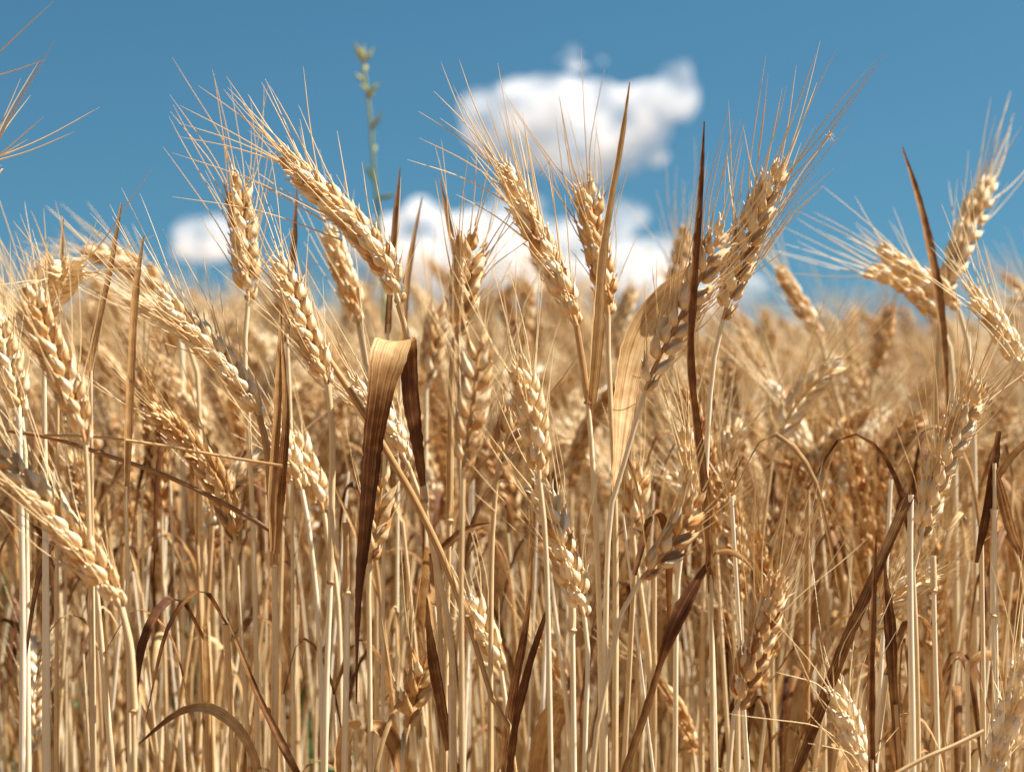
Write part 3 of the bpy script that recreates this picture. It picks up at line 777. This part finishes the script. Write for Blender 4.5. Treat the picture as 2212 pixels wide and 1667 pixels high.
straw('right of two dark narrow blades crossing the bottom middle', .87, [(1092, 1690), (1088, 1800)], sw=11, stone=.35, leaves=[D_([(1095, 1700), (1112, 1560), (1140, 1440), (1166, 1360), (1190, 1288)], [14, 18, 17, 12, 2], tone=[.25, .18, .14, .18, .2], ang=40)])
straw('straw with a streaked brown blade hugging it, left of the crossing blades', .90, [(972, 1480), (976, 1667)], sw=15, stone=.7, leaves=[D_([(968, 1620), (952, 1530), (936, 1440), (926, 1360), (922, 1290)], [14, 24, 24, 14, 3], tone=[.4, .2, .16, .25, .4], ang=30)])
straw('short straw topped by a brown leaf bent down to the left, middle', .93, [(1058, 1132), (1060, 1300), (1062, 1667)], sw=11, stone=.55, leaves=[D_([(1058, 1130), (1020, 1140), (985, 1160), (945, 1195)], [4, 14, 18, 12], tone=[.3, .35, .35, .3], ang=30)])
straw('straw with a dry leaf curled orange at the bottom, left of the middle', .95, [(812, 1640), (814, 1800)], sw=12, leaves=[D_([(872, 1700), (850, 1610), (815, 1568), (790, 1580)], [20, 30, 26, 8], tone=[.4, .4, .45, .5], ang=[30, 40, 40, 30]), D_([(742, 1700), (738, 1620), (752, 1570), (780, 1560)], [34, 34, 30, 10], tone=[.5, .6, .72, .7], ang=30)])
straw('straw with a wide pale leaf folded over at the bottom middle', 1.04, [(1216, 1640), (1220, 1800)], sw=12, leaves=[D_([(1160, 1720), (1170, 1620), (1190, 1550), (1212, 1520), (1232, 1540)], [50, 60, 56, 40, 14], tone=[.6, .62, .7, .68, .6], ang=25)])
straw('straw with a long dark blade at the right edge, bent over', .90, [(2148, 1000), (2150, 1300), (2155, 1667)], sw=12, leaves=[D_([(2150, 1010), (2170, 1090), (2190, 1160), (2225, 1230)], [8, 20, 18, 12], tone=.28, ang=30), D_([(2108, 1215), (2124, 1130), (2140, 1040), (2156, 930)], [10, 22, 24, 14], tone=[.3, .12, .14, .25], ang=30)])
straw('straw with a brown blade pointing right at the right edge', .92, [(2120, 1130), (2126, 1667)], sw=12, leaves=[D_([(2118, 1150), (2140, 1060), (2180, 990), (2230, 940)], [10, 18, 18, 16], tone=[.4, .45, .5, .5], ang=35)])
straw('straw with a small pale leaf hooked over, lower right', .93, [(2090, 1430), (2092, 1667)], sw=12, leaves=[D_([(2090, 1450), (2100, 1425), (2125, 1410), (2150, 1420), (2165, 1470)], [10, 22, 24, 20, 6], tone=[.7, .75, .75, .6, .3], ang=40)])
straw('thick grey-white straw left of the lower middle ear', .89, [(1233, 1130), (1235, 1250), (1240, 1667)], sw=14, stone=.8, nodes=[(1390, 1.1)])
straw('thick pale straw at the far left, broad and ribbed', .86, [(40, 880), (46, 1100), (50, 1400), (48, 1667)], sw=16, stone=.72)
straw('pale straw in the right foreground with a knot near its top', .90, [(1138 + 1010, 1100), (2146, 1300), (2150, 1667)], sw=13, stone=.78, nodes=[(1320, 1.15)])
straw('thin straw right of the snapped white straw with a brown collar', .91, [(2016, 1200), (2020, 1400), (2026, 1667)], sw=13, stone=.74, nodes=[(1300, 1.1)])
straw('straight yellow straw left of the folded leaf, low', .92, [(748, 1130), (750, 1350), (744, 1667)], sw=16, stone=.6, nodes=[(1255, 1.1)])


# ------------------------------------------------------------------ wheat: the crop behind
def proto(seed, det, lean, nod, leaves, H=0.88, has_ear=True):
    """one stalk standing at the origin, leaning along +X; returns dict of arrays"""
    g = np.random.default_rng(seed)
    el = g.uniform(.075, .098)
    top = H - el * (.4 if nod > 1 else .85)
    xs = lean
    path = [np.array([xs * H * f ** 2.2 * .5 + g.normal(0, .004), g.normal(0, .004), top * f]) for f in (1, .8, .6, .4, .2, 0)]
    path[-1] = np.array([0, 0, -.01])
    ns, sd = {1: (20, 7), 0: (12, 4), -1: (5, 3)}[det]
    f = np.linspace(0, 1, ns)
    kn = [g.uniform(.16, .36), g.uniform(.44, .62)]
    if det == 1:
        for q in kn: f = np.concatenate([f, q + np.array([-.006, -.004, -.002, 0, .002, .004, .006]), q - .2 + np.array([-.002, 0, .002])])
        f = np.unique(np.clip(f, 0, 1))
    dn = spline(path, 200)
    p = np.stack([np.interp(f, np.linspace(0, 1, 200), dn[:, k]) for k in range(3)], 1)
    rr = np.interp(f, [0, .15, .3, 1], [.0011, .0013, .0016, .0019]) * g.uniform(.9, 1.25)
    tn = np.full(len(f), g.uniform(.42, .95))
    if det == 1:
        for q in kn:
            kk = np.exp(-((f - q) / .004) ** 2)
            rr = rr * (1 + .35 * kk); tn = tn - .4 * kk
            sh = (f < q) & (f > q - .2)
            rr = np.where(sh, rr * 1.15, rr); tn = np.where(sh, tn - .12, tn)
    if det == -1: rr = rr * 1.6
    out = {}
    st = MB().add(tube(p, rr, sd, g.random(), tn))
    out['stem'] = st
    if has_ear:
        t0 = nrm(path[0] - path[1])
        d = t0; pts = [path[0]]
        for k in range(5):
            d = nrm(d + np.array([1, 0, -.25]) * nod * .16)
            pts.append(pts[-1] + d * el / 5)
        tone = g.uniform(.27, .74)
        if det >= 0:
            a = g.uniform(0, pi)
            rach, spk, al = ear(pts, np.array([cos(a), sin(a), .1]), seed, 1.0, det, .056, g.uniform(.9, 1.5), tone)
            e = MB().add(rach)
            for q in spk:
                for w in q: e.add(w)
            b = MB()
            for q in al: b.add(q)
            out['ear'] = e; out['beard'] = b
        else:
            ax = spline(pts, 9)
            r9 = np.array([.002, .0055, .0045, .006, .0048, .006, .0045, .0045, .001])
            e = MB().add(tube(ax, r9, 5, g.random(), tone))
            b = MB()
            T = nrm(ax[-1] - ax[0])
            for q in range(7):
                dr = nrm(T + g.normal(0, .28, 3)); p0 = ax[g.integers(2, 8)]
                b.add(tube(np.array([p0, p0 + dr * .03, p0 + dr * .06]), np.array([.0007, .0006, .0002]), 3, g.random(), tone + .1))
            out['ear'] = e; out['beard'] = b
    lv = []
    for k in range(leaves):
        z = g.uniform(.5, .95) * top
        i = int(np.argmin(np.abs(p[:, 2] - z)))
        if k == 0 and not has_ear: i = 0
        a = g.uniform(0, 2 * pi)
        h = np.array([cos(a), sin(a), 0])
        ln = g.uniform(.06, .2)
        style = g.random()
        if k == 0 and not has_ear: ln, style = min(ln, .11), .5 + .3 * style
        if style < .35:      # upright blade
            q = [p[i], p[i] + h * ln * .12 + [0, 0, ln * .5], p[i] + h * ln * .3 + [0, 0, ln]]
        elif style < .8:     # bent over
            q = [p[i], p[i] + h * ln * .2 + [0, 0, ln * .3], p[i] + h * ln * .42 + [0, 0, ln * .1], p[i] + h * ln * .55 + [0, 0, -ln * .5]]
        else:                # hanging down
            q = [p[i], p[i] + h * ln * .15 - [0, 0, ln * .3], p[i] + h * ln * .2 - [0, 0, ln * .9]]
        m = {1: 14, 0: 7, -1: 4}[det]
        pp = spline(q, m)
        ww = np.interp(np.linspace(0, 1, m), [0, .3, .7, 1], [.003, .0056, .0042, .0008]) * g.uniform(.5, 1.2)
        sv = np.cross(tangents(pp), h + np.array([0, 0, .01]))
        b_ = g.normal(0, 1.0)
        tw = np.linspace(0, b_, m)[:, None]
        sv /= np.maximum(np.linalg.norm(sv, axis=1, keepdims=True), 1e-6)
        sv = sv * np.cos(tw) + np.cross(tangents(pp), sv) * np.sin(tw)
        lv.append(MB().add(ribbon(pp, ww, sv, {1: 5, 0: 3, -1: 2}[det], .2, g.random(), g.choice([.16, .3, .42, .5, .58, .7]), .03)))
    out['leaf'] = lv
    return out


MATS = {'stem': STEM, 'ear': CHAFF, 'beard': AWN, 'leaf': LEAF}
KINDS = [  # lean, nod, leaves, words, ear
    (.05, .3, 1, 'upright ear', True), (.10, .6, 2, 'curved ear', True), (.14, .9, 2, 'nodding ear', True),
    (.16, 1.1, 1, 'tilted ear', True), (.03, .2, 2, 'upright ear', True), (.10, 1.0, 0, 'curved ear', True),
    (.12, .8, 1, 'nodding ear', True), (.05, 0, 3, 'dry leaves and no ear', False), (.02, .5, 1, 'upright ear', True), (.09, 0, 3, 'dry leaves and no ear', False)]
PROTO_ME = []
for i, (ln, nod, nl, words, he) in enumerate(KINDS):
    pr = proto(300 + i, 1, ln, nod, nl, has_ear=he)
    d = {}
    for k in ('stem', 'ear', 'beard'):
        if k in pr: d[k] = pr[k].mesh(k)
    d['leaf'] = [q.mesh('leaf') for q in pr['leaf']]
    for k in ('stem', 'ear', 'beard'):
        if k in d: d[k].materials.append(MATS[k])
    for q in d['leaf']: q.materials.append(LEAF)
    PROTO_ME.append((d, words))

NUMBER = []
LANDMARKS = [(40, 'the left edge'), (130, 'the bent ear'), (280, 'the grey-tan blade'), (450, 'the slender ear'), (600, 'the brown blades'), (720, 'the longest ear'),
             (840, 'the folded leaf'), (1010, 'the nearest blurred ear'), (1180, 'the sharp middle ear'), (1300, 'the tan blade'), (1400, 'the pale leaf'),
             (1505, 'the dark blade'), (1620, 'the tallest ear'), (1770, 'the thin-stemmed ear'), (1870, 'the dark bent leaf'), (1968, 'the snapped straw'),
             (2070, 'the drooping ears'), (2190, 'the right edge')]


def landmark(x):
    return min(LANDMARKS, key=lambda q: abs(q[0] - x))[1]


def skyline(x):
    return np.interp(x, [0, 200, 500, 700, 1000, 1300, 1500, 1650, 1800, 1900, 2050, 2212], [650, 670, 710, 720, 740, 760, 770, 790, 830, 840, 750, 690])

g = np.random.default_rng(77)
first = {}
N_IND = 245
done = 0
while done < N_IND:
    D = math.sqrt(g.uniform(.93 ** 2, 1.75 ** 2))
    x = g.uniform(-60, W0 + 60) if g.random() < .72 else g.uniform(1420, 1960)
    near = D < 1.2
    k = int(g.integers(0, len(KINDS)))
    d, words = PROTO_ME[k]
    if not KINDS[k][4]:
        y = g.uniform(960, 1450)
    elif near:
        y = g.uniform(820, 1450)
    else:
        y = skyline(x) + abs(g.normal(0, 170)) + (60 if D < 1.3 else 0)
    zt = P(x, y, D)[2]
    sc = zt / 0.88
    if near and KINDS[k][4] and g.random() < .45: continue
    if sc < .5 or sc > 1.15:
        continue
    pos = P(x, HORIZON, D)
    rz = g.choice([g.normal(pi, .7), g.normal(0, .8), g.uniform(0, 2 * pi)], p=[.5, .25, .25])
    root = bpy.data.objects.new('wheat_stalk', None)
    root.empty_display_size = .02
    COL.objects.link(root)
    # keep the ear near x: shift the foot by the lean
    off = KINDS[k][0] * .44 * sc
    root.location = (pos[0] - cos(rz) * off, pos[1] - sin(rz) * off, 0)
    root.rotation_euler = (g.normal(0, .03), g.normal(0, .03), rz)
    xs = float(np.clip(.5 + sc / 2, .85, 1.0)) if sc < 1 else 1.0
    root.scale = (xs, xs, sc)
    way = 'left-leaning' if cos(rz) < -.5 else 'right-leaning' if cos(rz) > .5 else 'straight'
    depth = 'close behind' if near else 'behind' if D < 1.45 else 'far behind'
    words = words.replace('dry leaves and no ear', 'leaves only')
    tag(root, f'{way} wheat stalk with {words}, {depth} {landmark(x)}', 'wheat stalk', 'wheat stalks of the crop behind the front ears')
    NUMBER.append((x, root))
    link('stem', d['stem'], None, root)
    if 'ear' in d:
        e = link('ear', d['ear'], None, root)
        link('beard', d['beard'], None, e)
    for q in d['leaf']:
        link('leaf', q, None, root)
    done += 1


# bare straws filling the lower half
SP = []
for i in range(8):
    pr = proto(700 + i, 1, g.uniform(.0, .08), 0, [1, 2, 1, 3, 1, 2, 1, 2][i], has_ear=False)
    mm = pr['stem'].mesh('stem'); mm.materials.append(STEM)
    ll = [q.mesh('leaf') for q in pr['leaf']]
    for q in ll: q.materials.append(LEAF)
    SP.append((mm, ll))
for i in range(235):
    D = math.sqrt(g.uniform(.98 ** 2, 1.4 ** 2))
    x = g.uniform(-40, W0 + 40)
    y = g.uniform(1000, 1500)
    mm, ll = SP[int(g.integers(0, 8))]
    pos = P(x, HORIZON, D); sc = P(x, y, D)[2] / .81
    root = bpy.data.objects.new('dry_straw', None); root.empty_display_size = .02
    COL.objects.link(root)
    root.location = (pos[0], pos[1], 0)
    root.rotation_euler = (g.normal(0, .07), g.normal(0, .09), g.uniform(0, 2 * pi))
    wd_ = g.uniform(.5, 1.05)
    root.scale = (wd_, wd_, sc)
    tag(root, f"{'thick' if wd_ > .8 else 'thin'} earless straw{' with dry leaves' if ll else ''}, {'beside' if D < 1.12 else 'behind'} {landmark(x)}", 'straw', 'bare straws between the wheat stalks')
    NUMBER.append((x, root))
    link('stem', mm, None, root)
    for q in ll: link('leaf', q, None, root)


# look-alikes beside the same landmark are told apart by their order from the left
ORD = ['second', 'third', 'fourth', 'fifth', 'sixth', 'seventh', 'eighth', 'ninth', 'tenth']
same = {}
for x, o in sorted(NUMBER, key=lambda q: q[0]): same.setdefault(o['label'], []).append(o)
for lb, os_ in same.items():
    if len(os_) > 1:
        for i, o in enumerate(os_):
            o['label'] = lb + (', leftmost' if i == 0 else f', {ORD[min(i - 1, 8)]} from left')


# the rest of the crop, beyond counting: one object
def flat(pr):
    """all parts of a proto as one array set with a material index"""
    V, F, A, M, n = [], [], [], [], 0
    for k, mi in (('stem', 0), ('ear', 1), ('beard', 2)):
        if k in pr and pr[k].n:
            v, f, a = pr[k].arrays()
            V.append(v); F.append(f + n); A.append(a); M.append(np.full(len(f), mi)); n += len(v)
    for q in pr['leaf']:
        v, f, a = q.arrays()
        V.append(v); F.append(f + n); A.append(a); M.append(np.full(len(f), 3)); n += len(v)
    return np.concatenate(V), np.concatenate(F), np.concatenate(A), np.concatenate(M)


def scatter(det, pts, g, extra_leaf=0):
    ps = [flat(proto(500 + 20 * det + i, det, k[0], k[1], k[2] + extra_leaf, has_ear=k[4])) for i, k in enumerate(KINDS)]
    V, F, A, M, n = [], [], [], [], 0
    which = g.integers(0, len(ps), len(pts))
    for i in range(len(ps)):
        q = pts[which == i]
        if not len(q): continue
        v, f, a, m = ps[i]
        c = len(q)
        rz = np.where(g.random(c) < .55, g.normal(pi, .8, c), g.uniform(0, 2 * pi, c))
        tx, ty = g.normal(0, .05, c), g.normal(0, .05, c)
        sc = q[:, 2] / .88
        cs, sn = np.cos(rz)[:, None], np.sin(rz)[:, None]
        z = v[None, :, 2] * sc[:, None]
        X = cs * v[None, :, 0] - sn * v[None, :, 1] + tx[:, None] * z + q[:, 0:1]
        Y = sn * v[None, :, 0] + cs * v[None, :, 1] + ty[:, None] * z + q[:, 1:2]
        V.append(np.stack([X, Y, z], -1).reshape(-1, 3))
        F.append((f[None] + (np.arange(c) * len(v))[:, None, None]).reshape(-1, 4) + n)
        aa = np.repeat(a[None], c, 0)
        aa[..., 2] = (aa[..., 2] + g.random(c)[:, None]) % 1.0
        aa[..., 3] += g.normal(0, .08, c)[:, None]
        A.append(aa.reshape(-1, 4)); M.append(np.tile(m, c))
        n += c * len(v)
    return V, F, A, M, n


def rnd_pts(n, d0, d1, margin, g, only_out=False, hmean=.865, hsd=.03):
    out = []
    while len(out) < n:
        D = math.sqrt(g.uniform(d0 ** 2, d1 ** 2))
        hw = .28 * D
        x = g.uniform(-hw - margin, hw + margin)
        if only_out and abs(x) < hw + .16: continue
        out.append((x, D, min(hmean + .045 - .02 * (x > .05 * D), g.normal(hmean - .006 - .05 * float(np.clip((x / D - .05) / .08, 0, 1)), hsd))))
    return np.array(out)


g = np.random.default_rng(9)
AV, AF, AA, AM, off = [], [], [], [], 0
for det, pts, xl in ((1, rnd_pts(300, 1.25, 1.8, .05, g, False, .775, .045), 0),
                     (0, rnd_pts(500, .80, 1.75, .9, g, True, .83, .05), 1),
                     (1, rnd_pts(420, 1.70, 2.25, .3, g, False, .858, .055), 0),
                     (0, rnd_pts(2000, 2.1, 3.5, .7, g, False, .845, .045), 1),
                     (-1, rnd_pts(5200, 3.5, 12, 1.0, g, False, .848, .035), 0),
                     (-1, rnd_pts(7500, 12, 75, 2.0, g, False, .85, .035), 0)):
    V, F, A, M, n = scatter(det, pts, g, xl)
    AV += V; AF += [f + off for f in F]; AA += A; AM += M; off += n
me = mesh_of('wheat_crop', np.concatenate(AV), np.concatenate(AF), np.concatenate(AA))
for k in ('stem', 'ear', 'beard', 'leaf'): me.materials.append(MATS[k])
me.polygons.foreach_set('material_index', np.concatenate(AM).astype(np.int32))
tag(link('wheat_crop', me), 'blurred mass of golden wheat reaching to the horizon', 'wheat crop', kind='stuff')


def fluff():
    c = P(1792, 293, .89)
    mb = MB()
    g = np.random.default_rng(8)
    for k in range(16):
        d = nrm(g.normal(0, 1, 3) + [0, 0, -.2]); L = g.uniform(.002, .0055)
        mb.add(tube(np.array([[0, 0, 0], d * L * .6, d * L + [0, 0, -.001]]), np.array([.00014, .0001, .00005]), 4, g.random(), .95))
    mb.add(floret(np.array([0, 0, -.001]), [0, 0, 1], [1, 0, 0], .002, .0012, .0012, .5, .5, 7, 7))
    o = link('fluff', mb.mesh('fluff'), AWN); o.location = c
    tag(o, 'tiny pale tuft of fluff caught on the tip of an awn against the sky', 'fluff')
fluff()


# ------------------------------------------------------------------ weeds
def weed():
    D = 1.65
    root = bpy.data.objects.new('tall_weed', None); COL.objects.link(root)
    path = to_ground([P(x, y, D) for x, y in [(783, 128), (792, 190), (800, 250), (806, 340), (813, 430), (822, 520), (828, 620)]], D, 3)
    org = path[-1].copy(); org[2] = 0; root.location = org
    tag(root, 'tall slender green weed with small buds rising above the wheat', 'weed')
    px = K * D / W0
    p = spline(path, 40)
    link('stem', MB().add(tube(p - org, np.interp(np.linspace(0, 1, 40), [0, .1, 1], [2.6 * px, 3.8 * px, 5 * px]), 7, .3, np.interp(np.linspace(0, 1, 40), [0, .06, .12, 1], [.95, .8, .45, .4]))).mesh('stem'), GREEN, root)
    gg = np.random.default_rng(4)
    for (x, y, dx, dy, L, tn) in [(783, 132, -16, -38, 44, .9), (784, 130, 2, -30, 34, .95), (784, 135, 24, -34, 42, .8), (786, 150, 16, -12, 22, .9), (788, 178, -22, -22, 30, .7), (790, 195, -14, -14, 24, .9), (793, 205, 28, -26, 40, .95), (794, 215, 20, -36, 38, .9), (801, 285, 16, -32, 40, .9), (802, 280, 24, -34, 46, .8), (806, 330, 12, -26, 26, .7), (812, 392, -22, -34, 44, .55), (815, 430, 44, -10, 46, .7), (818, 500, -20, -30, 40, .5), (815, 400, -30, -60, 50, .5)]:
        b = P(x, y, D); dv = P(x + dx, y + dy, D + gg.normal(0, .006)) - b
        link('bud', MB().add(floret(b - org, dv, gg.normal(0, 1, 3), L * 1.1 * px, 12 * px, 9 * px, gg.random(), tn, 8, 8, .05)).mesh('bud'), GREEN, root)
weed()


def low_weed(label, x, y, D, seed, n=12):
    g = np.random.default_rng(seed)
    root = bpy.data.objects.new('green_weed', None); COL.objects.link(root)
    top = P(x, y, D)
    foot = np.array([top[0] + .02, top[1] + .02, 0]); root.location = foot
    tag(root, label, 'weed', 'green weeds low between the stems')
    p = spline([top, (top + foot) / 2 + [.01, 0, 0], foot + [0, 0, -.01]], 12)
    link('stem', MB().add(tube(p - foot, .0016, 6, g.random(), .3)).mesh('stem'), GREEN, root)
    for k in range(n):
        b = top + np.array([0, 0, -g.uniform(0, .22)]); a = g.uniform(0, 2 * pi)
        h = np.array([cos(a), sin(a), g.normal(.3, .4)])
        L = g.uniform(.03, .06)
        q = spline([b, b + h * L * .5 + [0, 0, .004], b + h * L], 8)
        w = np.interp(np.linspace(0, 1, 8), [0, .2, .5, 1], [.002, .016, .018, .002])
        s = np.cross(tangents(q), [0, 0, 1.0]); s /= np.linalg.norm(s, axis=1, keepdims=True)
        link('leaf', MB().add(ribbon(q - foot, w, s, 5, .15, g.random(), g.uniform(.15, .4), .05)).mesh('leaf'), GREEN, root)

low_weed('small green weed at the left edge behind the largest near ear', 8, 1240, 1.5, 1)
low_weed('green weed deep between the stems below the slender left ear', 410, 1280, 1.6, 2)
low_weed('green weed deep between stems left of the bottom middle', 668, 1530, 1.35, 3)
low_weed('green weed deep at the bottom right of the middle', 1375, 1560, 1.35, 4)
low_weed('green weed at the bottom beside the largest near ear', 200, 1500, 1.4, 5)
